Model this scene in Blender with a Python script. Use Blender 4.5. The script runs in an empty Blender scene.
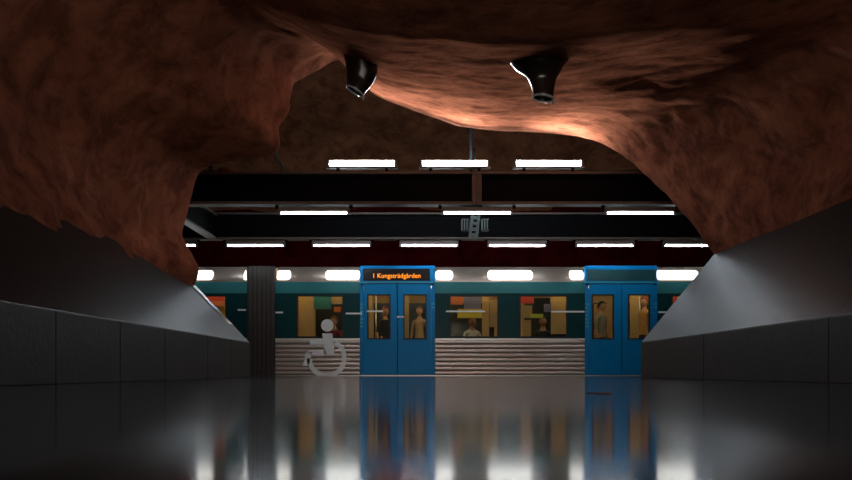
import bpy, bmesh, math, random
from mathutils import Vector, Matrix, noise
from mathutils.bvhtree import BVHTree
random.seed(7)
C = bpy.context.scene.collection
F = 850.0; CAMZ = 0.085; VX = 426.0; HY = 372.0
def at(px, py, d):                      # a measured direction turned into a point at depth d
    return Vector(((px-VX)*d/F, d, CAMZ+(HY-py)*d/F))

# ------------------------------------------------------------------ materials
def mat(name, col, rough=0.6, metal=0.0, spec=0.5, var=0.0, vscale=6.0, bump=0.0, bscale=30.0, coat=0.0, stretch=None):
    m = bpy.data.materials.new(name); m.use_nodes = True
    nt = m.node_tree; b = nt.nodes['Principled BSDF']
    b.inputs['Roughness'].default_value = rough; b.inputs['Metallic'].default_value = metal
    b.inputs['Specular IOR Level'].default_value = spec
    b.inputs['Coat Weight'].default_value = coat
    c = (*col, 1)
    b.inputs['Base Color'].default_value = c
    tc = nt.nodes.new('ShaderNodeTexCoord'); mp = nt.nodes.new('ShaderNodeMapping')
    nt.links.new(tc.outputs['Object'], mp.inputs['Vector'])
    if stretch: mp.inputs['Scale'].default_value = stretch
    n = nt.nodes.new('ShaderNodeTexNoise'); n.inputs['Scale'].default_value = vscale; n.inputs['Detail'].default_value = 5
    nt.links.new(mp.outputs[0], n.inputs['Vector'])
    v = max(var, 0.03)
    r = nt.nodes.new('ShaderNodeValToRGB')
    r.color_ramp.elements[0].position = .3; r.color_ramp.elements[1].position = .7
    r.color_ramp.elements[0].color = (*[x*(1-v) for x in col], 1)
    r.color_ramp.elements[1].color = (*[min(1, x*(1+v)) for x in col], 1)
    nt.links.new(n.outputs['Fac'], r.inputs['Fac']); nt.links.new(r.outputs['Color'], b.inputs['Base Color'])
    if bump:
        n2 = nt.nodes.new('ShaderNodeTexNoise'); n2.inputs['Scale'].default_value = bscale; n2.inputs['Detail'].default_value = 8
        n2.inputs['Roughness'].default_value = .62
        nt.links.new(mp.outputs[0], n2.inputs['Vector'])
        bp = nt.nodes.new('ShaderNodeBump'); bp.inputs['Strength'].default_value = bump; bp.inputs['Distance'].default_value = .05
        nt.links.new(n2.outputs['Fac'], bp.inputs['Height']); nt.links.new(bp.outputs[0], b.inputs['Normal'])
    return m
def emit(name, col, s):
    m = bpy.data.materials.new(name); m.use_nodes = True
    b = m.node_tree.nodes['Principled BSDF']
    b.inputs['Base Color'].default_value = (.8, .8, .8, 1)
    b.inputs['Emission Color'].default_value = (*col, 1); b.inputs['Emission Strength'].default_value = s
    return m
def glass(name, tint, refl=.08):
    m = bpy.data.materials.new(name); m.use_nodes = True; nt = m.node_tree
    for n in list(nt.nodes): nt.nodes.remove(n)
    o = nt.nodes.new('ShaderNodeOutputMaterial'); t = nt.nodes.new('ShaderNodeBsdfTransparent'); g = nt.nodes.new('ShaderNodeBsdfGlossy')
    t.inputs[0].default_value = (*tint, 1); g.inputs['Roughness'].default_value = .03
    f = nt.nodes.new('ShaderNodeFresnel'); f.inputs[0].default_value = 1.14
    mx = nt.nodes.new('ShaderNodeMixShader')
    nt.links.new(f.outputs[0], mx.inputs[0]); nt.links.new(t.outputs[0], mx.inputs[1]); nt.links.new(g.outputs[0], mx.inputs[2])
    nt.links.new(mx.outputs[0], o.inputs[0])
    return m

def rock_mat(name, a, b_, bump=.9):
    m = bpy.data.materials.new(name); m.use_nodes = True; nt = m.node_tree; p = nt.nodes['Principled BSDF']
    p.inputs['Roughness'].default_value = .72; p.inputs['Specular IOR Level'].default_value = 0
    tc = nt.nodes.new('ShaderNodeTexCoord')
    def noi(sc, det, rough=.55, dist=0):
        n = nt.nodes.new('ShaderNodeTexNoise'); n.inputs['Scale'].default_value = sc; n.inputs['Detail'].default_value = det
        n.inputs['Roughness'].default_value = rough; n.inputs['Distortion'].default_value = dist
        nt.links.new(tc.outputs['Object'], n.inputs['Vector']); return n
    n1 = noi(.9, 8, .65, .6); n2 = noi(9, 8, .7); n3 = noi(2.6, 10, .72, .4)
    r = nt.nodes.new('ShaderNodeValToRGB'); r.color_ramp.elements[0].position = .3; r.color_ramp.elements[1].position = .72
    r.color_ramp.elements[0].color = (*a, 1); r.color_ramp.elements[1].color = (*b_, 1)
    nt.links.new(n1.outputs['Fac'], r.inputs['Fac'])
    r2 = nt.nodes.new('ShaderNodeValToRGB'); r2.color_ramp.elements[0].position = .38; r2.color_ramp.elements[1].position = .56
    r2.color_ramp.elements[0].color = (.40, .37, .37, 1); r2.color_ramp.elements[1].color = (1, 1, 1, 1)
    nt.links.new(n3.outputs['Fac'], r2.inputs['Fac'])
    mx = nt.nodes.new('ShaderNodeMix'); mx.data_type = 'RGBA'; mx.blend_type = 'MULTIPLY'; mx.inputs['Factor'].default_value = .8
    nt.links.new(r.outputs['Color'], mx.inputs['A']); nt.links.new(r2.outputs['Color'], mx.inputs['B'])
    nt.links.new(mx.outputs['Result'], p.inputs['Base Color'])
    ad = nt.nodes.new('ShaderNodeMath'); ad.operation = 'MULTIPLY_ADD'; ad.inputs[1].default_value = .35
    nt.links.new(n2.outputs['Fac'], ad.inputs[0]); nt.links.new(n3.outputs['Fac'], ad.inputs[2])
    bp = nt.nodes.new('ShaderNodeBump'); bp.inputs['Strength'].default_value = bump; bp.inputs['Distance'].default_value = .07
    nt.links.new(ad.outputs[0], bp.inputs['Height']); nt.links.new(bp.outputs[0], p.inputs['Normal'])
    return m

M = dict(
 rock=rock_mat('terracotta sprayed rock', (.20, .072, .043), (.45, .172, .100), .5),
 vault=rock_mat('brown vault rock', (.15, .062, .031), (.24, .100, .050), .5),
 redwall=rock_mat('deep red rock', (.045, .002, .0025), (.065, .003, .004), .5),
 benchface=mat('bench panel', (.036, .034, .029), .55, spec=.2, var=.12, vscale=3, bump=.12, bscale=18),
 benchtop=mat('bench slope', (.018, .0175, .0165), .38, spec=.12, var=.14, vscale=3, bump=.10, bscale=9),
 floor=mat('polished floor', (.016, .020, .021), .094, spec=.55, var=.10, vscale=1.4),
 edge=mat('platform edge', (.42, .42, .40), .5),
 track=mat('ballast', (.03, .03, .03), .9, bump=1, bscale=12),
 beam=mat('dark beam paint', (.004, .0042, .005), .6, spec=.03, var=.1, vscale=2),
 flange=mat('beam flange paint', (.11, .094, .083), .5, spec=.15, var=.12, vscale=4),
 lamptray=mat('lamp tray', (.15, .115, .095), .4),
 lampcap=mat('lamp end cap', (.10, .10, .11), .4),
 galv=mat('galvanised steel', (.08, .092, .09), .6, spec=.1),
 rod=mat('rod steel', (.006, .0075, .008), .8, spec=.02),
 cable=mat('black cable', (.012, .012, .014), .5),
 bluecable=mat('grey blue cable', (.07, .12, .15), .5),
 cowl=mat('black glossy cowl', (.016, .010, .008), .25, spec=.6),
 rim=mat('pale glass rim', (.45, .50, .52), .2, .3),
 blue=mat('blue door paint', (.003, .25, .58), .35, spec=.12),
 bluedk=mat('blue trim paint', (.003, .16, .38), .35, spec=.12),
 cyan=mat('cyan marker', (.02, .42, .62), .35),
 teal=mat('dark teal paint', (.005, .050, .054), .3, spec=.1),
 teal_lit=mat('teal paint lit', (.034, .165, .170), .35, spec=.1),  # same teal paint, lighter: lamp light from above put into the colour
 silver=mat('brushed silver', (.40, .33, .28), .36, .7, var=.06, vscale=3, stretch=(1, 8, 8)),
 ribs=mat('ribbed steel', (.62, .55, .50), .34, .65, var=.05, vscale=2),
 sill=mat('aluminium sill', (.72, .72, .70), .35, .5),
 rubber=mat('black rubber', (.010, .012, .014), .6),
 bellows=mat('grey brown bellows', (.045, .037, .032), .7, var=.1, vscale=4),
 dispblack=mat('display glass', (.006, .007, .010), .2),
 tealdk=mat('header dark teal', (.015, .085, .10), .3),
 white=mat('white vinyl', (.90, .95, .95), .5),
 cream=mat('cream interior', (.46, .29, .13), .5, var=.06),
 tan=mat('wood tan partition', (.60, .36, .14), .45, var=.12, vscale=3),
 inttop=mat('interior ceiling', (.62, .58, .50), .6),
 intfloor=mat('interior floor', (.09, .07, .06), .6),
 orange=mat('orange seat cloth', (.62, .16, .03), .8),
 dkseat=mat('dark seat cloth', (.05, .035, .05), .8),
 yellow=mat('yellow board', (.85, .60, .04), .5),
 purple=mat('lilac board', (.22, .20, .36), .5),
 redb=mat('red board', (.62, .06, .05), .5),
 coral=mat('coral board', (.75, .20, .08), .5),
 tealb=mat('teal board', (.04, .20, .21), .5),
 lime=mat('lime board', (.45, .50, .05), .5),
 darkb=mat('dark glass', (.015, .018, .02), .2),
 pole=mat('chrome pole', (.7, .66, .55), .25, .8),
 glass=glass('window pane', (.84, .86, .82)),
 tube=emit('cool tube', (.80, .91, 1.0), 39),
 tubeup=emit('cool uplight tube', (.84, .93, 1.0), 62),
 clere=emit('lit clerestory', (1.0, .97, .90), 3.2),
 intlamp=emit('interior lamp', (1.0, .76, .44), 5.6),
 led=emit('amber led', (1.0, .26, .006), 1.9),
)

# ------------------------------------------------------------------ helpers
def wloc(o):
    v = Vector((0, 0, 0))
    while o: v += o.location; o = o.parent
    return v
def obj(name, bm, m, parent=None, smooth=False, bevel=0):
    me = bpy.data.meshes.new(name)
    if parent is not None: bmesh.ops.translate(bm, verts=bm.verts[:], vec=-wloc(parent))
    bm.to_mesh(me); bm.free()
    for x in (m if isinstance(m, (list, tuple)) else [m]): me.materials.append(x)
    if smooth:
        for p in me.polygons: p.use_smooth = True
    o = bpy.data.objects.new(name, me); C.objects.link(o)
    if parent is not None: o.parent = parent
    if bevel:
        b = o.modifiers.new('b', 'BEVEL'); b.width = bevel; b.segments = 2; b.limit_method = 'ANGLE'
    return o
def tag(o, label, cat, group=None):
    o['label'] = label; o['category'] = cat
    if group: o['group'] = group
    return o
def thing(name, label, cat, loc=(0, 0, 0), group=None):
    o = bpy.data.objects.new(name, None); o.empty_display_size = .1; C.objects.link(o); o.location = loc
    return tag(o, label, cat, group)
def struct(o): o['kind'] = 'structure'; return o
def dup(root, loc, label=None):
    r = root.copy(); C.objects.link(r); r.location = loc
    if label: r['label'] = label
    for ch in list(root.children):
        c = ch.copy(); C.objects.link(c); c.parent = r
        for g in list(ch.children):
            d = g.copy(); C.objects.link(d); d.parent = c
    return r
def box(bm, x0, x1, y0, y1, z0, z1):
    v = [bm.verts.new((x, y, z)) for z in (z0, z1) for y in (y0, y1) for x in (x0, x1)]
    for f in ((0, 2, 3, 1), (4, 5, 7, 6), (0, 1, 5, 4), (2, 6, 7, 3), (0, 4, 6, 2), (1, 3, 7, 5)): bm.faces.new([v[i] for i in f])
def B(*a):
    bm = bmesh.new(); box(bm, *a); return bm
def ring_loft(bm, rings, cap=True, closed=True):
    vs = [[bm.verts.new(p) for p in r] for r in rings]; n = len(vs[0])
    for a, b in zip(vs, vs[1:]):
        for i in range(n if closed else n-1):
            j = (i+1) % n
            bm.faces.new((a[i], a[j], b[j], b[i]))
    if cap and closed:
        bm.faces.new(vs[0][::-1]); bm.faces.new(vs[-1])
    bmesh.ops.recalc_face_normals(bm, faces=bm.faces[:])
    return bm
def tube(bm, pts, r, n=10):
    pts = [Vector(p) for p in pts]; rings = []
    for i, p in enumerate(pts):
        d = (pts[min(i+1, len(pts)-1)]-pts[max(i-1, 0)]).normalized()
        u = d.cross(Vector((0, 0, 1)) if abs(d.z) < .9 else Vector((1, 0, 0))).normalized(); w = d.cross(u)
        rings.append([p+(u*math.cos(a)+w*math.sin(a))*r for a in (2*math.pi*k/n for k in range(n))])
    return ring_loft(bm, rings)
def prism_x(bm, prof, x0, x1):          # closed (y,z) profile extruded along x
    return ring_loft(bm, [[Vector((x, y, z)) for y, z in prof] for x in (x0, x1)])
def prism_y(bm, prof, y0, y1):
    return ring_loft(bm, [[Vector((x, y, z)) for x, z in prof] for y in (y0, y1)])
def holed(bm, x0, x1, z0, z1, y0, y1, holes):
    xs = sorted({x0, x1, *[h[0] for h in holes], *[h[1] for h in holes]}); zs = sorted({z0, z1, *[h[2] for h in holes], *[h[3] for h in holes]})
    for a, b in zip(xs, xs[1:]):
        for c, d in zip(zs, zs[1:]):
            mx, mz = (a+b)/2, (c+d)/2
            if any(h[0] < mx < h[1] and h[2] < mz < h[3] for h in holes): continue
            box(bm, a, b, y0, y1, c, d)
    bmesh.ops.remove_doubles(bm, verts=bm.verts[:], dist=1e-5)
    kill = {}
    for f in bm.faces: kill.setdefault(frozenset(v.index for v in f.verts), []).append(f)
    bm.verts.index_update(); kill = {}
    for f in bm.faces: kill.setdefault(frozenset(v.index for v in f.verts), []).append(f)
    dead = [f for l in kill.values() if len(l) > 1 for f in l]
    bmesh.ops.delete(bm, geom=dead, context='FACES_ONLY')
    bmesh.ops.recalc_face_normals(bm, faces=bm.faces[:])
    return bm
def frame(bm, x0, x1, z0, z1, y0, y1, w):
    return holed(bm, x0, x1, z0, z1, y0, y1, [(x0+w, x1-w, z0+w, z1-w)])

# ------------------------------------------------------------------ the rock passage
def smoothstep(a, b, x):
    t = max(0, min(1, (x-a)/(b-a))); return t*t*(3-2*t)
def resample(pts, n):
    # Catmull-Rom through the points, then even steps
    P = [pts[0]]+pts+[pts[-1]]; dense = []
    for i in range(1, len(P)-2):
        p0, p1, p2, p3 = P[i-1:i+3]
        for k in range(12):
            t = k/12
            dense.append(.5*((2*p1)+(-p0+p2)*t+(2*p0-5*p1+4*p2-p3)*t*t+(-p0+3*p1-3*p2+p3)*t**3))
    dense.append(pts[-1])
    L = [0]
    for a, b in zip(dense, dense[1:]): L.append(L[-1]+(b-a).length)
    out = []; j = 0
    for k in range(n):
        s = L[-1]*k/(n-1)
        while j < len(L)-2 and L[j+1] < s: j += 1
        f = (s-L[j])/max(1e-9, L[j+1]-L[j]); out.append(dense[j].lerp(dense[j+1], max(0, min(1, f))))
    return out
lip_px = [(713,254,12.4),(692,225,12.5),(666,193,12.7),(641,168,13.0),(612,148,13.55),(582,138,13.9),(545,133,14.15),(503,131,14.2),
 (466,127,14.2),(432,117,14.1),(402,106,13.8),(376,95,13.45),(356,79,13.1),(341,62,12.7),(320,70,12.3),(297,83,11.9),(290,97,11.6),
 (289,110,11.5),(278,126,11.4),(277,144,11.3),(268,155,11.4),(246,158,11.5),(218,163,11.6),(200,171,11.7),(190,198,11.8),(184,224,11.8),
 (181,240,11.8),(187,258,11.9),(197,270,12.1),(195,286,12.3)]
lip = [at(*p) for p in lip_px]
NT = 330
lip = [lip[0]+Vector((.20, .02, -.30))]+lip+[lip[-1]+Vector((-.12, .05, -.30))]
near_xz = [(4.36,1.55),(4.2,1.85),(4.38,2.3),(4.42,2.75),(4.15,3.15),(3.7,3.35),(2.9,3.18),(1.9,2.98),(1.0,2.86),(.1,2.84),(-.7,2.98),(-1.5,3.5),
           (-2.2,4.1),(-2.9,4.05),(-3.5,3.75),(-3.85,3.3),(-3.95,2.7),(-3.8,2.15),(-3.55,1.7),(-3.36,1.34),(-3.50,1.02)]
near = [Vector((x, 0, z)) for x, z in near_xz]
LIP = resample(lip, NT); NEAR = resample(near, NT)
cen = Vector((.2, 0, 2.0))
def fbm(p, o=4): return noise.fractal(p, 1.0, 2.0, o)
def rockpoint(i, y):
    """point of the passage wall at section index i, depth y"""
    l, n = LIP[i], NEAR[i]
    ce = smoothstep(.10, .36, i/(NT-1))*smoothstep(.62, .50, i/(NT-1)); near_y = 8.2-1.1*ce
    u = (l.y-y)/(l.y-near_y)
    w = smoothstep(0, 1, u) if u < 1 else 1
    lin = max(0, min(1, u)); w = (.55+.45*ce)*lin+.45*(1-ce)*w
    p = Vector((l.x+(n.x-l.x)*w, y, l.z+(n.z-l.z)*w))
    if u > 1:                            # widen slowly towards the camera
        k = (u-1)*.02; p.x *= 1+k; p.z += k*.6
    out = Vector((p.x-cen.x, 0, (p.z-cen.z))).normalized()
    t = i/(NT-1); edge = smoothstep(0, .05, t)*smoothstep(0, .05, 1-t)
    a = (.25+.75*smoothstep(0, .6, u))*(.25+.75*edge)
    q = Vector((p.x*.5, y*.34, p.z*.5))
    big = fbm(q+Vector((3.1, 0, 7)), 2)*.20
    mid = (1-abs(fbm(Vector((p.x*1.1, y*.8, p.z*1.1))+Vector((9, 4, 1)), 3))*2.2)*.07
    sml = fbm(Vector((p.x*3.4, y*3, p.z*3.4)), 3)*.022
    q = 1-.72*ce*(1 if y > 6 else .5)
    foot = (p-Vector((-3.46, 11.85, 1.62))).length
    lump = -.15*math.exp(-(foot/.30)**2)
    return p+out*(big*a*q+mid*a*q+sml*max(q, .5)*(.35+.65*edge)+lump)
bm = bmesh.new(); rows = []
svals = []
s = 0
while s < 14.5:
    svals.append(s); s += .035+.0075*s
svals = svals[::-1]
for s in svals:
    rows.append([bm.verts.new(rockpoint(i, LIP[i].y-s)) for i in range(NT)])
for off, dy in ((.05, .03), (.13, .09), (.26, .2), (.5, .42), (.9, .6), (1.5, .75), (2.4, .85), (3.6, .9)):
    r = []
    for i in range(NT):
        base = rockpoint(i, LIP[i].y)
        o = Vector((base.x-cen.x, 0, (base.z-cen.z)*1.2)).normalized()
        py = max(LIP[i].y+dy, 12.2+dy*.6) if off > .2 else LIP[i].y+dy
        dy *= 1-.55*smoothstep(13, 14, LIP[i].y); py = LIP[i].y+dy+(max(0, 12.5-LIP[i].y))*min(1, off/1.2)
        p = base+o*off; p.y = py+fbm(p*.9, 3)*.10*min(1, off)
        if p.z < base.z and base.z < 1.4: p.z = base.z-.1*off
        p.z = max(p.z, .9)
        r.append(bm.verts.new(p))
    rows.append(r)
for a, b in zip(rows, rows[1:]):
    for i in range(NT-1): bm.faces.new((a[i], a[i+1], b[i+1], b[i]))
bmesh.ops.recalc_face_normals(bm, faces=bm.faces[:])
ROCK = BVHTree.FromBMesh(bm)
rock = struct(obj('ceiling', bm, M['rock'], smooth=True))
def hit(px, py):
    o = Vector((0, 0, CAMZ)); d = at(px, py, 1)-o; d.z = (HY-py)/F; d.normalize()
    h = ROCK.ray_cast(o, d); return h[0]

def sheet(name, m, prof, x0, x1, nx, amp, sc, flip=False):
    bm = bmesh.new(); pr = resample([Vector((0, y, z)) for y, z in prof], 60); g = []
    for k in range(nx+1):
        x = x0+(x1-x0)*k/nx; r = []
        for p in pr:
            q = Vector((x, p.y, p.z)); n = fbm(q*sc, 4)*amp
            r.append(bm.verts.new(q+Vector((0, n, n*.7))))
        g.append(r)
    for a, b in zip(g, g[1:]):
        for i in range(len(pr)-1): bm.faces.new((a[i], a[i+1], b[i+1], b[i]))
    bmesh.ops.recalc_face_normals(bm, faces=bm.faces[:])
    return struct(obj(name, bm, m, smooth=True))
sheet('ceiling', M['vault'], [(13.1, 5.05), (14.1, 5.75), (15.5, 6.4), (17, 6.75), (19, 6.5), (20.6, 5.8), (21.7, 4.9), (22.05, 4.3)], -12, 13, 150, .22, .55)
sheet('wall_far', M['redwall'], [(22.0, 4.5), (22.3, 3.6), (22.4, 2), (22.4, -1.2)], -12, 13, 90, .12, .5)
for nm, xa, xb in (('wall_left', -3.75, -11), ('wall_right', 4.6, 12)):
    bm = bmesh.new(); g = []
    for k in range(40):
        g.append([bm.verts.new((xa+(xb-xa)*k/39, 12.85+.12*fbm(Vector((k*.3, j*.2, xa)), 3), 6.5*j/29)) for j in range(30)])
    for a, b in zip(g, g[1:]):
        for j in range(29): bm.faces.new((a[j], a[j+1], b[j+1], b[j]))
    bmesh.ops.recalc_face_normals(bm, faces=bm.faces[:])
    struct(obj(nm, bm, M['rock'], smooth=True))
struct(obj('floor', B(-12, 13, -4, 17.40, -.3, 0), M['floor']))
struct(obj('trim_1', B(-12, 13, 17.404, 17.70, -.3, .002), M['edge']))
struct(obj('floor', B(-12, 13, 17.3, 23, -1.3, -1.15), M['track']))

# ------------------------------------------------------------------ benches
def bench(side, xf, xt, zt, zf, joints, label):
    yend = 12.40
    loc = (side*xf, yend, 0)
    t = thing('bench', label, 'bench', loc)
    zf2 = zf; top = (side*(xt+.5), zt+.5*(zt-zf)/(xt-xf))
    core = bmesh.new()
    prism_y(core, [(side*(xf+.02), .03), (side*(xf+.02), zf-.03), (top[0], top[1]-.05), (top[0], .03)], -3.6, yend-.01)
    obj('core', core, M['benchface'], t)
    js = [yend]+joints+[-3.7]
    for a, b in zip(js, js[1:]):
        g = .008
        bm = bmesh.new(); prism_y(bm, [(side*xf, .0), (side*xf, zf), (side*(xf+.03), zf), (side*(xf+.03), 0)], b+g, a)
        obj('front_panel', bm, M['benchface'], t, bevel=.006)
    bm = bmesh.new()
    nx, nz = (top[0]-side*xf), (top[1]-zf); L = math.hypot(nx, nz); ox, oz = nz/L*.03*side, -abs(nx)/L*.03
    prism_y(bm, [(side*xf, zf+.003), (top[0], top[1]), (top[0]+ox, top[1]+oz), (side*xf+ox, zf+.003+oz)], -3.7, yend)
    obj('sloping_top', bm, M['benchtop'], t, bevel=.008)
    bm = bmesh.new(); prism_y(bm, [(side*(xf+.004), 0), (side*(xf+.004), zf), (top[0], top[1]-.03), (top[0], 0)], yend-.008, yend+.012)
    obj('end_panel', bm, M['benchface'], t)
    return t
bl = bench(-1, 2.57, 3.33, 1.31, .51, [11.2, 10.0, 8.37, 7.14, 5.9, 4.7, 3.4, 2.2, 1, -.2, -1.4], 'grey panelled bench with sloping back at the foot of the left rock wall')
bm = bmesh.new()
for o, w_ in ((.06, .035), (.15, .02), (.22, .03)):
    pts = [Vector((-2.57-(.76*q), 12.4-o-.10*math.sin(q*2.4), .51+.80*q+.012)) for q in (.30, .45, .6, .75, .9, 1.0)]
    for a, b in zip(pts, pts[1:]):
        n = Vector((.72, 0, .69))*.008; e = Vector((0, w_, 0))
        ring_loft(bm, [[p-e-n, p+e-n, p+e+n, p-e+n] for p in (a, b)])
obj('reflection_strip', bm, M['rim'], bl)['label'] = 'pale strips shaped as a reflection on the slope below the rock foot'  # added pale strips standing for a glossy reflection on the slope
bench(1, 3.137, 4.2, 1.80, .512, [9.6, 6.62, 4.2, 2, 0], 'grey panelled bench with sloping back at the foot of the right rock wall')

# ------------------------------------------------------------------ black cowls on the rock ceiling
def cowl(label, secs, d, rimw):
    """secs: list of (cx, cy, halfwidth px, tilt px) from top to bottom"""
    k = d/F; rings = []
    cx, cy = secs[-1][0], secs[-1][1]
    t = thing('ceiling_cowl', label, 'lamp cowl', at(secs[0][0], secs[0][1], d), 'black cowls on the rock ceiling')
    def ring(cx, cy, hw, tl, dep, sc=1.0):
        c = at(cx, cy, d); r = []
        for j in range(28):
            a = 2*math.pi*j/28
            r.append(c+Vector((math.cos(a)*hw*k*sc, math.sin(a)*dep*sc, -math.cos(a)*tl*k*sc)))
        return r
    S = resample([Vector(s[:3]) for s in secs], 26); T = resample([Vector((s[3], i*10, 0)) for i, s in enumerate(secs)], 26)
    bm = bmesh.new(); ring_loft(bm, [ring(p.x, p.y, p.z, q.x, max(.10, p.z*k*.75)) for p, q in zip(S, T)], cap=False)
    sh = obj('shell', bm, M['cowl'], t, smooth=True)
    sm = sh.modifiers.new('s', 'SOLIDIFY'); sm.thickness = .012
    p, q = S[-1], T[-1]
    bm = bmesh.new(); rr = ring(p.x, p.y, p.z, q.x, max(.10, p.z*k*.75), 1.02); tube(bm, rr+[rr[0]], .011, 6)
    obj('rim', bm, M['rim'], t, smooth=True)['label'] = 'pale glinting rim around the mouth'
    bm = bmesh.new(); r2 = ring(p.x, p.y-2, p.z*.9, q.x, .09); ring_loft(bm, [r2, [v+Vector((0, 0, .02)) for v in r2]])
    obj('lens', bm, M['darkb'], t)
    bm = bmesh.new(); e = at(p.x+p.z, p.y+q.x, d); tube(bm, [e+Vector((0, 0, .01)), e+Vector((.004, 0, -.045))], .012, 8)
    obj('screw', bm, M['rim'], t)
    return t
cowl('black flared lamp cowl on the ceiling ledge, the left one of two', [(356, 38, 22, 10), (358, 52, 20, 11), (360, 64, 17, 11), (359, 76, 13, 8), (355, 91, 8, 4.5)], hit(362, 62)[1]-.1, 1)
print('HITS', [tuple(round(c,2) for c in hit(*q)) for q in ((356,50),(345,55),(370,70),(540,62),(510,64),(560,70),(540,98))])
cowl('black flared lamp cowl under the orange lit rock, the right one of two', [(540, 50, 33, 5), (536, 62, 28, 4), (537, 70, 23, 3), (541, 78, 15, 2), (543, 90, 11, 1.5), (543, 98, 10, 1.5)], hit(537, 62)[1]-.05, 1)

# ------------------------------------------------------------------ steelwork over the platform
D1, D2 = 14.7, 17.6
k1, k2 = D1/F, D2/F
def Z(py, d): return CAMZ+(HY-py)*d/F
def X(px, d): return (px-VX)*d/F
def ibeam(label, d, x0, x1, ztop, zbot, ft, w, stiff):
    t = thing('steel_beam', label, 'steel beam', (x0, d, zbot))
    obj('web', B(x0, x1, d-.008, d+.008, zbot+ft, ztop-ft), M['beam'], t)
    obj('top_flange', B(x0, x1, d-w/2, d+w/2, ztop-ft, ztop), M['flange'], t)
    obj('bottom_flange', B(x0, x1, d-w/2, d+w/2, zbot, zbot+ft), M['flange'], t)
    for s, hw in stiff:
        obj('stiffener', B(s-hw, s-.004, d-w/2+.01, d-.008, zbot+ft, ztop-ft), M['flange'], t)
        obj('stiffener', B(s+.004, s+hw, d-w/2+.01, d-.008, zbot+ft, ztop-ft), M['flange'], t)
    return t
zt1, zb1 = Z(173, D1), Z(205.5, D1); zt2, zb2 = Z(213.5, D2), Z(240, D2)
ibeam('long dark steel beam nearer the arch, with a bolted joint at its middle', D1, -8.5, 9, zt1, zb1, .045, .26, [(X(476.5, D1), .082)])
ibeam('long dark steel beam above the train, beyond the other one', D2, -9, 9.5, zt2, zb2, .04, .24, [])
xb = X(213, D2)
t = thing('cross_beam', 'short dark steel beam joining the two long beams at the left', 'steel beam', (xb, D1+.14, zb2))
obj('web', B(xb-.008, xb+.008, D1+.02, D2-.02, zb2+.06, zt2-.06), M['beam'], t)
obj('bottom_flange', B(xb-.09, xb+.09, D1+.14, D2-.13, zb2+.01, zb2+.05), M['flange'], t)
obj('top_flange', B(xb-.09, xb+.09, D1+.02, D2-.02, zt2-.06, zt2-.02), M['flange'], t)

def lamp_down(label, cx, d, ztube, zflange, L, group):
    t = thing('tube_lamp', label, 'lamp', (cx, d, zflange), group)
    obj('tray', B(cx-L/2-.04, cx+L/2+.04, d-.035, d+.035, ztube+.022, ztube+.105), M['lamptray'], t, bevel=.008)
    bm = bmesh.new(); tube(bm, [(cx-L/2, d, ztube), (cx+L/2, d, ztube)], .016, 12); obj('fluorescent_tube', bm, M['tube'], t, smooth=True)
    for s in (-1, 1):
        obj('end_cap', B(cx+s*(L/2+.022)-.022, cx+s*(L/2+.022)+.022, d-.03, d+.03, ztube-.028, ztube+.03), M['lampcap'], t)
        obj('bracket', B(cx+s*(L/2+.07)-.03, cx+s*(L/2+.07)+.03, d-.02, d+.02, ztube+.07, zflange), M['rod'], t)
    return t
zt = Z(213, D1)
for i, (a, b) in enumerate(((281, 347), (444, 510), (607, 673))):
    lamp_down('shallow tube lamp slung under the nearer beam, ' + ['leftmost of its three', 'the middle one, at the joint', 'rightmost of its three'][i],
              X((a+b)/2, D1), D1, zt, zb1, (b-a)*k1, 'tube lamps under the nearer beam')
z3 = Z(245.6, D2)
names = ['cut off by rock foot, leftmost of seven', 'second from left, over the dark gap between the cars', 'third from left, left of the train display', 'fourth from left, between display and bracket',
         'fifth from left, just right of the bracket', 'sixth from left, over the right train doors', 'rightmost of seven, touching the right rock edge']
proto3 = None
for i, px in enumerate((168, 255.5, 341.5, 429, 517, 605, 692.5)):
    lab = 'tube lamp under farther beam, '+names[i]
    if proto3 is None: proto3 = lamp_down(lab, X(px, D2), D2, z3, zb2, 55*k2, 'tube lamps under the farther beam')
    else: dup(proto3, (X(px, D2), D2, zb2), lab)
z1 = Z(163.7, D1)
for i, (a, b) in enumerate(((330, 394.5), (422.5, 487), (516, 580.5))):
    cx = X((a+b)/2, D1); L = (b-a)*k1
    t = thing('tube_uplight', 'bright white tube light standing on the nearer beam, ' + ['leftmost of three', 'middle one of three by the hanger', 'rightmost of three'][i], 'lamp', (cx, D1, zt1), 'bright tube lights on top of the nearer beam')
    bm = bmesh.new(); prof = [(cx-L/2, 0)]
    rings = [[Vector((x, D1-.03+math.cos(q)*.046, z1+math.sin(q)*.046)) for q in (2*math.pi*j/16 for j in range(16))] for x in (cx-L/2, cx+L/2)]
    ring_loft(bm, rings); obj('fluorescent_tube', bm, M['tubeup'], t, smooth=True)
    obj('tray', B(cx-L/2-.06, cx+L/2+.06, D1-.09, D1+.07, z1-.085, z1-.057), M['lamptray'], t)
    for s in (-1, 1):
        obj('end_cap', B(cx+s*(L/2+.018)-.018, cx+s*(L/2+.018)+.018, D1-.08, D1+.04, z1-.057, z1+.05), M['lampcap'], t, bevel=.006)
        obj('bracket', B(cx+s*.42-.025, cx+s*.42+.025, D1-.03, D1+.03, zt1, z1-.085), M['rod'], t)

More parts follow.
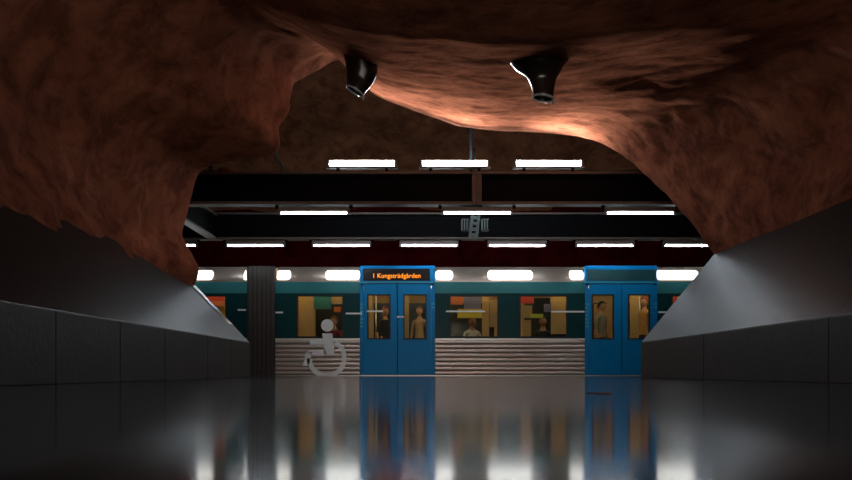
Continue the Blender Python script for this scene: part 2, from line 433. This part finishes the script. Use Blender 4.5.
# hanger, bracket with loudspeakers, cables
xh = X(471.3, D1)
t = thing('hanger_rod', 'grey hanger rod between the vault rock and the nearer beam joint', 'hanger', (xh, D1, zt1))
bm = bmesh.new(); tube(bm, [(xh, D1+.115, zt1+.02), (xh, D1+.115, 6.6)], .024, 10); obj('rod', bm, M['rod'], t, smooth=True)
bm = bmesh.new(); tube(bm, [(xh+.06, D1+.115, zt1+.02), (xh+.06, D1+.115, Z(147, D1))], .016, 8); obj('threaded_stud', bm, M['rod'], t, smooth=True)
obj('foot_plate', B(xh-.07, xh+.11, D1+.08, D1+.15, zt1, zt1+.025), M['rod'], t)
xs, ds = X(475, 15.2), 15.2
t = thing('speaker_bracket', 'grey perforated bracket hanging below the nearer beam in front of the farther one', 'bracket', (xs, ds, zb1))
def plate(px0, py0, px1, py1, w):
    bm = bmesh.new(); a = at(px0, py0, ds); b = at(px1, py1, ds)
    n = 6
    for i in range(n):
        p = a.lerp(b, i/n); q = a.lerp(b, (i+.55)/n); r = a.lerp(b, (i+1)/n)
        ring_loft(bm, [[p+Vector((sx*w, sy*.02, 0)) for sx, sy in ((-1, -1), (1, -1), (1, 1), (-1, 1))], [q+Vector((sx*w, sy*.02, 0)) for sx, sy in ((-1, -1), (1, -1), (1, 1), (-1, 1))]])
        for s in (-1, 1):
            ring_loft(bm, [[o+Vector((s*w*.7+sx*w*.3, sy*.02, 0)) for sx, sy in ((-1, -1), (1, -1), (1, 1), (-1, 1))] for o in (q, r)])
    return bm
obj('perforated_bar', plate(477, 205, 473, 239, .085), M['galv'], t)
obj('cross_arm', B(X(462, ds), X(488, ds), ds-.02, ds+.02, Z(221, ds), Z(218.5, ds)), M['rod'], t)
obj('beam_clamp', B(X(473, ds), X(481, ds), D1+.05, ds+.03, zb1-.03, zb1), M['rod'], t)
for pa, pb, lab in ((461, 469, 'small grey box loudspeaker left of the perforated bracket'), (481, 488.5, 'small grey box loudspeaker right of the perforated bracket')):
    cx = X((pa+pb)/2, ds); w = (pb-pa)*ds/F/2
    t = thing('loudspeaker', lab, 'loudspeaker', (cx, ds-.1, Z(232, ds)), 'loudspeakers on the bracket')
    obj('body', B(cx-w, cx+w, ds-.17, ds-.02, Z(232, ds), Z(220.5, ds)), M['galv'], t, bevel=.012)
    bm = bmesh.new()
    for j in range(3): box(bm, cx-w+.02+j*.045, cx-w+.045+j*.045, ds-.18, ds-.165, Z(231, ds), Z(221.5, ds))
    obj('grille', bm, M['rod'], t)
    obj('yoke', B(cx-.02, cx+.02, ds-.1, ds+.0, Z(220.5, ds), Z(218.5, ds)), M['rod'], t)
bm = bmesh.new(); pts = [at(px, py, D1-.1) for px, py in ((581, 168), (598, 171), (615, 171.5), (628, 170.2), (645, 170), (668, 171))]
tube(bm, resample(pts, 40), .012, 8); tag(obj('cable', bm, M['cable'], smooth=True), 'thin black cable running from the right uplight into the rock', 'cable')
bm = bmesh.new(); pts = [at(px, py, D1-.05) for px, py in ((274, 135), (276, 157), (281, 163), (282.5, 168), (282, 173.2))]
tube(bm, resample(pts, 30), .03, 8); tag(obj('conduit', bm, M['bluecable'], smooth=True), 'short curved blue-grey conduit on the beam beside the left rock bulge', 'pipe')
t = thing('beam_post', 'short dark post standing on the beam left of the rock bulge', 'post', (X(211, D1), D1, zt1))
obj('shaft', B(X(209, D1), X(213, D1), D1-.04, D1+.04, zt1, zt1+.42), M['cable'], t)
obj('shoe', B(X(205, D1), X(217, D1), D1-.08, D1+.08, zt1, zt1+.03), M['cable'], t)
bm = bmesh.new(); bmesh.ops.create_icosphere(bm, subdivisions=3, radius=.09)
for v in bm.verts: v.co = Vector((v.co.x*1.5, v.co.y, v.co.z*.55)); v.co += v.co*fbm(v.co*14, 3)*.25+Vector((X(226, D1), D1, zt1+.045))
tag(obj('rock_lump', bm, M['vault'], smooth=True), 'small dark lump lying on the beam beside the short post', 'stone')

# ------------------------------------------------------------------ the train
DT = 17.85; kt = .021
def tx(px): return (px-VX)*kt
def tz(py): return CAMZ+(HY-py)*kt
Y0 = DT
Z_BAND0, Z_BAND1, Z_UP1, Z_SIL1 = tz(338.7), tz(293.5), tz(281.5), tz(266)
def silver_y(z):
    f = (z-Z_UP1)/(Z_SIL1-Z_UP1); return Y0+.05+.20*f**1.6
sil_prof = [(silver_y(Z_UP1+(Z_SIL1-Z_UP1)*j/8), Z_UP1+(Z_SIL1-Z_UP1)*j/8) for j in range(9)]
def curved(bm, x0, x1, prof, th=.03):
    return prism_x(bm, prof+[(y+th, z-th*.2) for y, z in prof[::-1]], x0, x1)
def body_segment(car, x0, x1, wins, lights):
    bm = bmesh.new(); prof = []
    nr = 8; zb, zt_ = tz(375), Z_BAND0-.02
    for j in range(nr*8+1):
        z = zb+(zt_-zb)*j/(nr*8); ph = (j % 8)/8
        prof.append((Y0-.004-.030*math.sin(math.pi*ph)**.5 if 0 < ph else Y0+.012, z))
    prism_x(bm, prof+[(Y0+.04, zt_), (Y0+.04, zb)], x0+.01, x1-.01)
    obj('ribbed_panel', bm, M['ribs'], car)
    obj('waist_rail', B(x0+.005, x1-.005, Y0-.022, Y0+.02, Z_BAND0-.022, Z_BAND0+.006), M['sill'], car, bevel=.004)
    bm = bmesh.new(); holed(bm, x0, x1, Z_BAND0, Z_BAND1, Y0, Y0+.04, [(a, b, tz(337), tz(295.8)) for a, b in wins])
    obj('window_band', bm, M['teal'], car)
    bm = bmesh.new(); curved(bm, x0, x1, [(Y0-.004, Z_BAND1+.003), (Y0+.02, Z_BAND1+.12), (Y0+.05, Z_UP1-.003)])
    obj('upper_band', bm, M['teal_lit'], car)
    bm = bmesh.new(); curved(bm, x0, x1, sil_prof); obj('cantrail', bm, M['silver'], car, smooth=False)
    for a, b in wins:
        bm = bmesh.new(); frame(bm, a-.012, b+.012, tz(337)-.012, tz(295.8)+.012, Y0-.010, Y0+.05, .026)
        w = obj('window', bm, M['rubber'], car)
        obj('pane', B(a+.014, b-.014, Y0+.012, Y0+.020, tz(337)+.014, tz(295.8)-.014), M['glass'], w)
    za, zb_ = tz(279.5), tz(269.5)
    for a, b in lights:
        bm = bmesh.new(); rows_ = []
        r = (zb_-za)/2; zc = (za+zb_)/2; ol = []
        for j in range(9): an = math.pi/2+math.pi*j/8; ol.append((a+r*.6+math.cos(an)*r*.6, zc+math.sin(an)*r))
        for j in range(9): an = -math.pi/2+math.pi*j/8; ol.append((b-r*.6+math.cos(an)*r*.6, zc+math.sin(an)*r))
        ring_loft(bm, [[Vector((x, silver_y(z)-o, z)) for x, z in ol] for o in (.02, -.01)])
        obj('clerestory_window', bm, M['clere'], car)['label'] = 'narrow lit window high on the silver cantrail'
def door_leaf(car, x0, x1, wx0, wx1, hinge):
    zb, zt_ = tz(375), tz(284); wz0, wz1 = tz(338.8), tz(295)
    bm = bmesh.new(); holed(bm, x0+.006, x1-.006, zb, zt_, Y0-.035, Y0+.01, [(wx0, wx1, wz0, wz1)])
    d = obj('door', bm, M['blue'], car, bevel=.004)
    bm = bmesh.new(); frame(bm, wx0-.014, wx1+.014, wz0-.014, wz1+.014, Y0-.043, Y0+.012, .026); obj('window_seal', bm, M['rubber'], d)
    obj('pane', B(wx0+.012, wx1-.012, Y0-.022, Y0-.014, wz0+.012, wz1-.012), M['glass'], d)
    ex = x1 if hinge > 0 else x0
    obj('edge_seal', B(ex-.008, ex+.008, Y0-.03, Y0+.0, zb, zt_), M['bluedk'], d)
    hx = (wx1+.075) if hinge > 0 else wx0-.075
    return d
def door_pair(car, a, mid, b, wl, wr, display):
    xa, xm, xb_ = tx(a), tx(mid), tx(b); jw = .075
    for x0, x1 in ((xa, xa+jw), (xb_-jw, xb_)):
        p = obj('door_post', B(x0, x1, Y0-.02, Y0+.06, tz(375), tz(283.5)), M['blue'], car, bevel=.006)
        bm = bmesh.new()
        for j in range(7 if x0 == xa else 2): box(bm, x0+.006, x1-.006, Y0-.026, Y0-.018, tz(327.5)+j*.078+(0.4 if x0 != xa else 0), tz(327.5)+j*.078+.042+(0.4 if x0 != xa else 0))
        obj('marker_strips', bm, M['cyan'], p)['label'] = 'light cyan bars on the blue post'
    door_leaf(car, xa+jw, xm, tx(wl[0]), tx(wl[1]), 1); door_leaf(car, xm, xb_-jw, tx(wr[0]), tx(wr[1]), -1)
    h = obj('door_header', B(xa, xb_, Y0-.015, Y0+.16, tz(283.6), tz(265.8)), M['blue'], car, bevel=.012)
    obj('drip_rail', B(xa-.01, xb_+.01, Y0-.045, Y0-.012, tz(283.2), tz(281.8)), M['cyan'], h)
    obj('shadow_gap', B(xa+.02, xb_-.02, Y0-.025, Y0-.014, tz(285), tz(283.8)), M['rubber'], h)
    if display:
        p = obj('destination_display', B(tx(363.5), tx(430), Y0-.032, Y0-.013, tz(280.8), tz(268.8)), M['dispblack'], car)
        cu = bpy.data.curves.new('t', 'FONT'); cu.body = '1 Kungsträdgården'; cu.size = .135; cu.extrude = .002
        tmp = bpy.data.objects.new('t', cu); C.objects.link(tmp); bpy.context.view_layer.update()
        me = bpy.data.meshes.new_from_object(tmp.evaluated_get(bpy.context.evaluated_depsgraph_get())); bpy.data.objects.remove(tmp)
        bm = bmesh.new(); bm.from_mesh(me)
        xs_ = [v.co.x for v in bm.verts]; w = max(xs_)-min(xs_); sc = (tx(420.5)-tx(373.5))/w
        for v in bm.verts:
            v.co = Vector((tx(373.5)+(v.co.x-min(xs_))*sc, Y0-.0345-v.co.z, tz(278.0)+v.co.y*1.0))
        obj('led_text', bm, M['led'], p)['label'] = 'amber lettering'
    else:
        obj('header_panel', B(tx(a+2), tx(b-2), Y0-.028, Y0-.013, tz(281), tz(269.8)), M['tealdk'], car)
def shell(car, x0, x1, fw):
    far = 20.6
    prof = [(silver_y(Z_SIL1)+.005, Z_SIL1), (18.5, Z_SIL1+.06), (19.2, Z_SIL1+.10), (19.9, Z_SIL1+.06), (far-.2, Z_SIL1-.02), (far, Z_SIL1-.3)]
    bm = bmesh.new(); prism_x(bm, prof+[(y, z-.03) for y, z in prof[::-1]], x0, x1); obj('roof', bm, M['silver'], car)
    obj('far_wall', B(x0, x1, far-.04, far, -.1, Z_SIL1-.3), M['cream'], car)
    for wa, wb in fw: obj('far_window', B(wa, wb, far-.06, far-.035, .62, 1.75), M['darkb'], car)
    obj('dado_panel', B(x0+.04, x1-.04, far-.055, far-.035, .0, .60), M['intfloor'], car)
    obj('underframe', B(x0, x1, Y0+.02, far, -.75, -.06), M['rubber'], car)
    obj('interior_floor', B(x0, x1, Y0+.04, far-.05, -.055, .0), M['intfloor'], car)
    obj('interior_ceiling', B(x0, x1, Y0+.22, far-.06, tz(281)+.05, tz(281)+.07), M['inttop'], car)
    for x in (x0, x1-.03): obj('end_wall', B(x, x+.03, Y0+.06, far-.05, -.05, Z_SIL1-.05), M['cream'], car)
    obj('sill', B(x0, x1, Y0-.03, Y0+.03, tz(377.2), tz(375.2)), M['sill'], car)
    for y in (18.22, 19.5):
        bm = bmesh.new(); box(bm, x0+.1, x1-.1, y-.07, y+.07, tz(281)+.02, tz(281)+.05); obj('ceiling_lamp', bm, M['intlamp'], car)

xR0, xR1 = tx(275), 8.6
car = thing('metro_car', 'teal, silver and blue metro car with two pairs of blue doors', 'train car', (xR0, Y0, -.75))
shell(car, xR0, xR1, [(X(a, 20.6), X(b, 20.6)) for a, b in ((316, 346), (374, 396), (408, 430), (448, 494), (524, 568), (590, 606), (612, 632), (640, 654), (680, 720))])
body_segment(car, xR0, tx(360), [(tx(297), tx(343))], [(tx(275.8), tx(290)), (tx(325), tx(360.0)-.012)])
body_segment(car, tx(435), tx(585), [(tx(450), tx(498)), (tx(520), tx(567))], [(tx(435)+.01, tx(453)), (tx(488), tx(533)), (tx(570), tx(585)-.01)])
body_segment(car, tx(657), xR1, [(tx(672), tx(720)), (tx(742), tx(790))], [(tx(657)+.01, tx(700)), (tx(740), tx(786))])
door_pair(car, 360, 397.5, 435, (368, 390), (404, 426), True)
door_pair(car, 585, 621.5, 657, (592, 613), (628, 649), False)
# white pictogram on the car side
bm = bmesh.new(); yA, yB = Y0-.046, Y0-.038
def disc(cx, cy, r0, r1, a0, a1, n=40):
    rs = []
    for j in range(n+1):
        a = math.radians(a0+(a1-a0)*j/n); u = Vector((math.cos(a), 0, math.sin(a))); c = Vector((tx(cx), 0, tz(cy)))
        rs.append([c+u*r+Vector((0, y, 0)) for r, y in ((r0*kt, yA), (r1*kt, yA), (r1*kt, yB), (r0*kt, yB))])
    ring_loft(bm, rs)
disc(327.5, 325.5, .2, 6.2, 0, 360); disc(327, 358, 15.2, 20, -178, 62)
def quad(pts): prism = [[Vector((tx(x), y, tz(y2))) for x, y2 in pts] for y in (yA, yB)]; ring_loft(bm, prism)
quad([(322.5, 333.5), (332.5, 333.5), (335, 355), (325, 355)]); quad([(310, 340), (324, 340), (324, 345), (310, 345)])
quad([(308, 350), (326, 350), (326, 355.5), (312, 355.5)]); quad([(306, 352), (312.5, 352), (309, 366), (303, 366)])
obj('wheelchair_symbol', bm, M['white'], car)['label'] = 'white wheelchair pictogram'
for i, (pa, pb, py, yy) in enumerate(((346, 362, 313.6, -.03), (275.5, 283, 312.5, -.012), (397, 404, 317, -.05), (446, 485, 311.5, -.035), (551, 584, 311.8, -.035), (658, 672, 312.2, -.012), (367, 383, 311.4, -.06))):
    obj('light_streak_bar', B(tx(pa), tx(pb), Y0+yy-.012, Y0+yy-.001, tz(py+.8), tz(py-.8)), M['white'], car)  # added white bars standing for blurred streaks of light on the car
# gangway between the cars
bm = bmesh.new(); prof = []
nb = 6; xa, xb_ = tx(247), tx(275)
ys = []
for j in range(nb*4+1):
    x = xa+.008+(xb_-xa-.016)*j/(nb*4); ys.append((x, Y0-.02-.012*abs(math.sin(math.pi*j/4))**.5))
rings = [[Vector((x, y, z)) for x, y in ys+[(xb_-.008, 20.3), (xa+.008, 20.3)]] for z in (-.05, tz(266.3))]
ring_loft(bm, rings); obj('gangway_bellows', bm, M['bellows'], car)
# interior fittings
def part(name, px0, px1, py0, py1, d, m, th=.03):
    """flat fitting standing inside the car at depth d"""
    return obj(name, B(X(px0, d), X(px1, d), d-th/2, d+th/2, Z(py1, d), Z(py0, d)), m, car)
YI = 18.9
for px0, px1, py0, py1, d, m, nm in (
   (299, 314, 294, 352, 18.5, 'tan', 'partition'), (314, 331, 296.5, 309, 18.45, 'tealb', 'poster'), (332, 345, 296, 304, 18.5, 'cream', 'poster'), (334, 341, 307, 312, 18.5, 'orange', 'poster'),
   (366, 372, 292, 366, 18.5, 'tan', 'partition'), (404, 409, 294, 366, 18.6, 'cream', 'partition'),
   (450, 463, 295, 304.5, 18.4, 'coral', 'poster'), (464, 481, 295, 309, 18.4, 'purple', 'poster'), (457.5, 482, 309, 318, 18.38, 'yellow', 'poster'), (482, 489, 296, 352, 18.5, 'tan', 'partition'), (489.5, 499, 300, 327, 18.5, 'cream', 'partition'),
   (519, 533, 296, 303.5, 18.4, 'redb', 'poster'), (520, 532, 305.5, 318, 18.4, 'cream', 'poster'), (534, 550, 298, 313, 18.4, 'darkb', 'poster'), (544, 550.5, 304, 312, 18.37, 'purple', 'poster'), (530.5, 543, 314, 318, 18.37, 'lime', 'poster'), (551, 569, 294, 334, 18.5, 'tan', 'partition'), (523, 531, 320, 350, 18.6, 'tan', 'partition'),
   (630, 638.5, 292, 366, 18.5, 'tan', 'partition'), (674, 700, 296, 304, 18.45, 'yellow', 'poster'), (671, 677, 296, 306, 18.43, 'redb', 'poster'),
   (594, 611, 304, 340, 19.4, 'cream', 'partition')):
    part(nm, px0, px1, py0, py1, d, M[m])
def seat(px, d, face, m):
    x = X(px, d)
    s = obj('seat', B(x-.22, x+.22, d-.4, d+.4, .38, .46), m, car, bevel=.03)
    obj('seat_back', B(x-face*.20-.04, x-face*.20+.04, d-.4, d+.4, .46, 1.02), m, s, bevel=.03)
    obj('seat_leg', B(x-.05, x+.05, d-.3, d+.3, .0, .38), M['rubber'], s)
for px, d, f, m in ((300, 19.0, 1, 'orange'), (336, 19.0, -1, 'orange'), (456, 19.0, 1, 'orange'), (494, 19.0, -1, 'orange'), (524, 19.0, 1, 'dkseat'), (562, 19.0, -1, 'dkseat'), (680, 19.0, 1, 'orange')):
    seat(px, d, f, M[m])
for px, d in ((394, 18.7), (615, 18.7), (376, 19.3), (640, 19.3)):
    bm = bmesh.new(); tube(bm, [(X(px, d), d, 0), (X(px, d), d, tz(281)+.05)], .018, 10); obj('grab_pole', bm, M['pole'], car, smooth=True)

xL0, xL1 = -9.2, tx(247)
carR = car
car = thing('metro_car', 'teal and silver metro car at the left, mostly behind the rock', 'train car', (xL0, Y0, -.75))
shell(car, xL0, xL1, [(-8, -6.8), (-6, -5)])
body_segment(car, xL0, xL1, [(tx(178), tx(226)), (tx(108), tx(156))], [(tx(178), tx(212)), (tx(243), tx(246.5)), (tx(110), tx(135))])
obj('light_streak_bar', B(tx(238), tx(246), Y0-.024, Y0-.005, tz(310.8), tz(309.2)), M['white'], car)  # added white bar for a light streak on the left car
for px0, px1, py0, py1, d, m in ((204, 224, 295, 301, 18.45, 'redb'), (204, 224, 301.5, 306, 18.45, 'coral'), (204, 225, 306.5, 330, 18.5, 'tan'), (185, 200, 296, 330, 18.5, 'cream')):
    part('poster', px0, px1, py0, py1, d, M[m])
seat(214, 19.0, -1, M['orange'])

# ------------------------------------------------------------------ passengers
SK = [mat('skin light', (.60, .32, .20), .6), mat('skin mid', (.42, .21, .12), .6)]
DARKEYE = mat('eye dark', (.01, .01, .012), .3); LIPM = mat('lips', (.45, .15, .12), .5)
def person(label, x, y, rot, top, legs, hair, skin=0, seated=False, H=1.70, longhair=False, bend=.0):
    k = H/1.72
    V = []; E = []; R = []; LAB = []
    def v(p, r, l, par=None):
        V.append(Vector(p)); R.append(r); LAB.append(l)
        if par is not None: E.append((par, len(V)-1))
        return len(V)-1
    hz = .50 if seated else .93
    pel = v((0, 0, hz), .125, 2); sp = v((0, -.0, hz+.17), .112, 1, pel); ch = v((0, .0, hz+.37), .128, 1, sp); ub = v((0, .005, hz+.49), .085, 1, ch)
    nk = v((0, -.0, hz+.57), .050, 0, ub); hd = v((0, -.015, hz+.65), .055, 0, nk)
    for s in (-1, 1):
        sh = v((s*.165, 0, hz+.465), .062, 1, ub)
        if seated: el = v((s*.22, -.03, hz+.19), .044, 1, sh); wr = v((s*.15, -.24, hz+.14), .028, 0, el); pa = v((s*.135, -.32, hz+.125), .030, 0, wr); fd = Vector((0, -1, -.12))
        else: el = v((s*.215, .02, hz+.18), .044, 1, sh); wr = v((s*.225, -.06, hz-.05), .028, 0, el); pa = v((s*.222, -.075, hz-.125), .030, 0, wr); fd = Vector((0, -.15, -1))
        fd.normalize(); side = Vector((1, 0, 0)) if seated else Vector((0, 1, 0))
        for f, ln in ((-1.5, .060), (-.5, .074), (.5, .070), (1.5, .055)):
            b0 = V[pa]+fd*.03+side*f*.017
            q = v(b0, .010, 0, pa); q = v(b0+fd*ln*.55+Vector((-s*.006, 0, 0)), .009, 0, q); v(b0+fd*ln+Vector((-s*.02, 0, 0)), .007, 0, q)
        tb = V[pa]-side*(.03 if not seated else s*.03); q = v(tb, .011, 0, pa); v(tb+fd*.045-side*(.02 if not seated else s*.02), .009, 0, q)
        if seated:
            hp = v((s*.085, -.03, hz+.0), .098, 2, pel); kn = v((s*.11, -.44, hz+.02), .065, 2, hp); an = v((s*.11, -.46, .10), .042, 2, kn)
        else:
            hp = v((s*.085, 0, hz-.06), .098, 2, pel); kn = v((s*.095, -.015, .50), .064, 2, hp); an = v((s*.10, .02, .10), .042, 2, kn)
        tt = v(V[an]+Vector((0, -.05, -.055)), .042, 3, an); v(V[an]+Vector((s*.015, -.17, -.068)), .030, 3, tt)
    me = bpy.data.meshes.new('p'); me.from_pydata(V, E, [])
    o = bpy.data.objects.new('p', me); C.objects.link(o)
    o.modifiers.new('s', 'SKIN'); o.modifiers.new('d', 'SUBSURF').levels = 1
    for i, sv in enumerate(me.skin_vertices[0].data): sv.radius = (R[i]*1.0, R[i]*(.72 if LAB[i] == 1 or i == 0 else 1)); sv.use_root = (i == 0)
    bpy.context.view_layer.update()
    em = bpy.data.meshes.new_from_object(o.evaluated_get(bpy.context.evaluated_depsgraph_get())); bpy.data.objects.remove(o)
    bm = bmesh.new(); bm.from_mesh(em)
    segs = [(V[a], V[b], LAB[b]) for a, b in E]
    def lab(p):
        best = (9, 1)
        for a, b, l in segs:
            d = b-a; t = max(0, min(1, (p-a).dot(d)/max(1e-9, d.length_squared))); e = (p-a-d*t).length
            if e < best[0]: best = (e, l)
        return best[1]
    for f in bm.faces: f.material_index = lab(f.calc_center_median()); f.smooth = True
    # head with face, in the same mesh
    hc = Vector((0, -.025, hz+.715))
    def blob(c, r, mi, sub=2, fn=None):
        g = bmesh.ops.create_icosphere(bm, subdivisions=sub, radius=1)
        for w in g['verts']:
            w.co = Vector((w.co.x*r[0], w.co.y*r[1], w.co.z*r[2]))
            if fn: fn(w)
            w.co += c
        for f in {f for w in g['verts'] for f in w.link_faces}: f.material_index = mi; f.smooth = True
    def jaw(w):
        if w.co.z < 0: w.co.x *= 1-.35*(-w.co.z/.115)**1.5; 
        if w.co.y < -.07 and -.03 < w.co.z < .01: w.co.y -= .004
    blob(hc, (.076, .098, .118), 0, 3, jaw)
    blob(hc+Vector((0, -.101, -.018)), (.012, .018, .024), 0)
    for s in (-1, 1):
        blob(hc+Vector((s*.030, -.086, .008)), (.011, .008, .007), 4); blob(hc+Vector((s*.078, .01, -.01)), (.010, .020, .030), 0)
    blob(hc+Vector((0, -.090, -.058)), (.024, .009, .007), 5)
    hm = bmesh.new(); g = bmesh.ops.create_icosphere(hm, subdivisions=3, radius=1)
    for w in g['verts']:
        z = w.co.z
        w.co = Vector((w.co.x*.088, w.co.y*.108, w.co.z*.126))
        if w.co.y < -.02 and z < .42: w.co.y = -.02; w.co.x *= .9
        if longhair and w.co.z < -.02: w.co.z *= 1.9; w.co.x *= 1.05; w.co.y = max(w.co.y, .0)
        elif w.co.z < -.05: w.co.z = -.05
        w.co += w.co*fbm(w.co*26, 2)*.06
        w.co += hc+Vector((0, .012, .012))
    ROT = Matrix.Rotation(rot, 4, 'Z')
    for b_ in (bm, hm):
        for w in b_.verts: w.co = Vector((x, y, 0))+(ROT @ (w.co*k))
        bmesh.ops.recalc_face_normals(b_, faces=b_.faces[:])
    zmin = min(w.co.z for w in bm.verts)
    for b_ in (bm, hm):
        for w in b_.verts: w.co.z += -zmin+.002
    t = thing('person', label, 'person', (x, y, 0), 'passengers in the train')
    obj('body', bm, [SK[skin], top, legs, M['rubber'], DARKEYE, LIPM], t)
    obj('hair', hm, hair, t, smooth=True)
    return t
cl = lambda n, c: mat(n, c, .85, var=.08, vscale=20)
hairs = dict(red=cl('red hair', (.42, .09, .04)), brown=cl('brown hair', (.07, .03, .015)), black=cl('black hair', (.012, .010, .010)), fair=cl('sandy hair', (.24, .12, .05)))
tops = dict(dark=cl('dark coat', (.03, .028, .035)), tan=cl('tan coat', (.56, .36, .22)), ochre=cl('ochre coat', (.50, .26, .08)), white=cl('white shirt', (.70, .66, .60)), grey=cl('grey coat', (.20, .18, .15)), maroon=cl('maroon top', (.22, .03, .05)))
jeans = cl('dark trousers', (.03, .035, .05))
person('person with sandy red hair and dark coat behind the left pane of the display doors', X(385, 19.0), 19.0, .5, tops['dark'], jeans, hairs['red'], 0, H=1.50)
person('person in a tan coat behind the right pane of the display doors', X(419.5, 18.9), 18.9, -.4, tops['tan'], jeans, hairs['fair'], 0, H=1.50)
person('person with black hair and grey coat behind the left pane of the right doors', X(601, 19.0), 19.0, .8, tops['grey'], jeans, hairs['black'], 1, H=1.62)
person('person with red hair and ochre coat behind the right pane of the right doors', X(644.5, 18.75), 18.75, -.9, tops['ochre'], jeans, hairs['red'], 0, H=1.70)
person('seated person with brown hair and white top under the yellow board', X(472, 18.75), 18.75, .3, tops['white'], jeans, hairs['brown'], 1, True)
person('seated person in dark coat in the window left of the right doors', X(543, 18.8), 18.8, -.3, tops['dark'], jeans, hairs['black'], 1, True)
person('seated person in maroon top in the window with the wheelchair sign', X(334, 18.75), 18.75, -.5, tops['maroon'], jeans, hairs['fair'], 0, True)

# small scrap on the floor
bm = bmesh.new(); c = Vector((X(601, 3.35), 3.35, 0)); ol = [Vector((c.x+.042*math.cos(a)*(1+.25*math.sin(3*a)), c.y+.10*math.sin(a)*(1+.2*math.cos(2*a)), 0)) for a in (2*math.pi*j/20 for j in range(20))]
ring_loft(bm, [[p+Vector((0, 0, .0005)) for p in ol], [p+Vector((0, 0, .0025+.001*math.sin(i))) for i, p in enumerate(ol)]])
tag(obj('leaf', bm, cl('dead leaf', (.05, .02, .015))), 'small dark flat scrap lying on the shiny floor near the right bench', 'leaf')

# ------------------------------------------------------------------ light, world, camera
def area(name, loc, rot, sx, sy, e, col):
    l = bpy.data.lights.new(name, 'AREA'); l.shape = 'RECTANGLE'; l.size = sx; l.size_y = sy; l.energy = e; l.color = col
    o = bpy.data.objects.new(name, l); C.objects.link(o); o.location = loc; o.rotation_euler = rot; return o
area('other_platform_fill', (.4, -6, .8), (math.radians(122), 0, 0), 8, 2.2, 390, (1.0, .88, .78))  # unseen fill standing for the other platform's lamps, tilted up to brighten the rock
M['led'].node_tree.nodes['Principled BSDF'].inputs['Base Color'].default_value = (.02, .01, .0, 1)
for a, b in ((330, 394.5), (422.5, 487), (516, 580.5)):      # added unseen lights beside the three uplights, brightening the passage ceiling
    l = area('passage_ceiling_fill', (X((a+b)/2, D1), D1-.13, z1-.01), (math.radians(97), 0, -.12 if a > 500 else (-.25 if a < 400 else 0)), 1.1, .07, 36, (1.0, .93, .86)); l.rotation_euler = (math.radians(97), 0, math.radians(180)+(.06 if a > 500 else (.30 if a < 400 else .04))); l.data.spread = math.radians(48)
w = bpy.data.worlds.new('w'); bpy.context.scene.world = w; w.use_nodes = True
w.node_tree.nodes['Background'].inputs[0].default_value = (1, .85, .75, 1); w.node_tree.nodes['Background'].inputs[1].default_value = .022
cam = bpy.data.cameras.new('cam'); co = bpy.data.objects.new('cam', cam); C.objects.link(co)
co.location = (0, 0, CAMZ); co.rotation_euler = (math.radians(90), 0, 0)
cam.sensor_width = 36; cam.lens = F/852*36; cam.shift_y = (HY-240)/852; cam.clip_start = .02
sc = bpy.context.scene; sc.camera = co
vs = sc.view_settings; vs.view_transform = 'Standard'; vs.look = 'None'; vs.gamma = 1; vs.use_curve_mapping = False; vs.exposure = 0
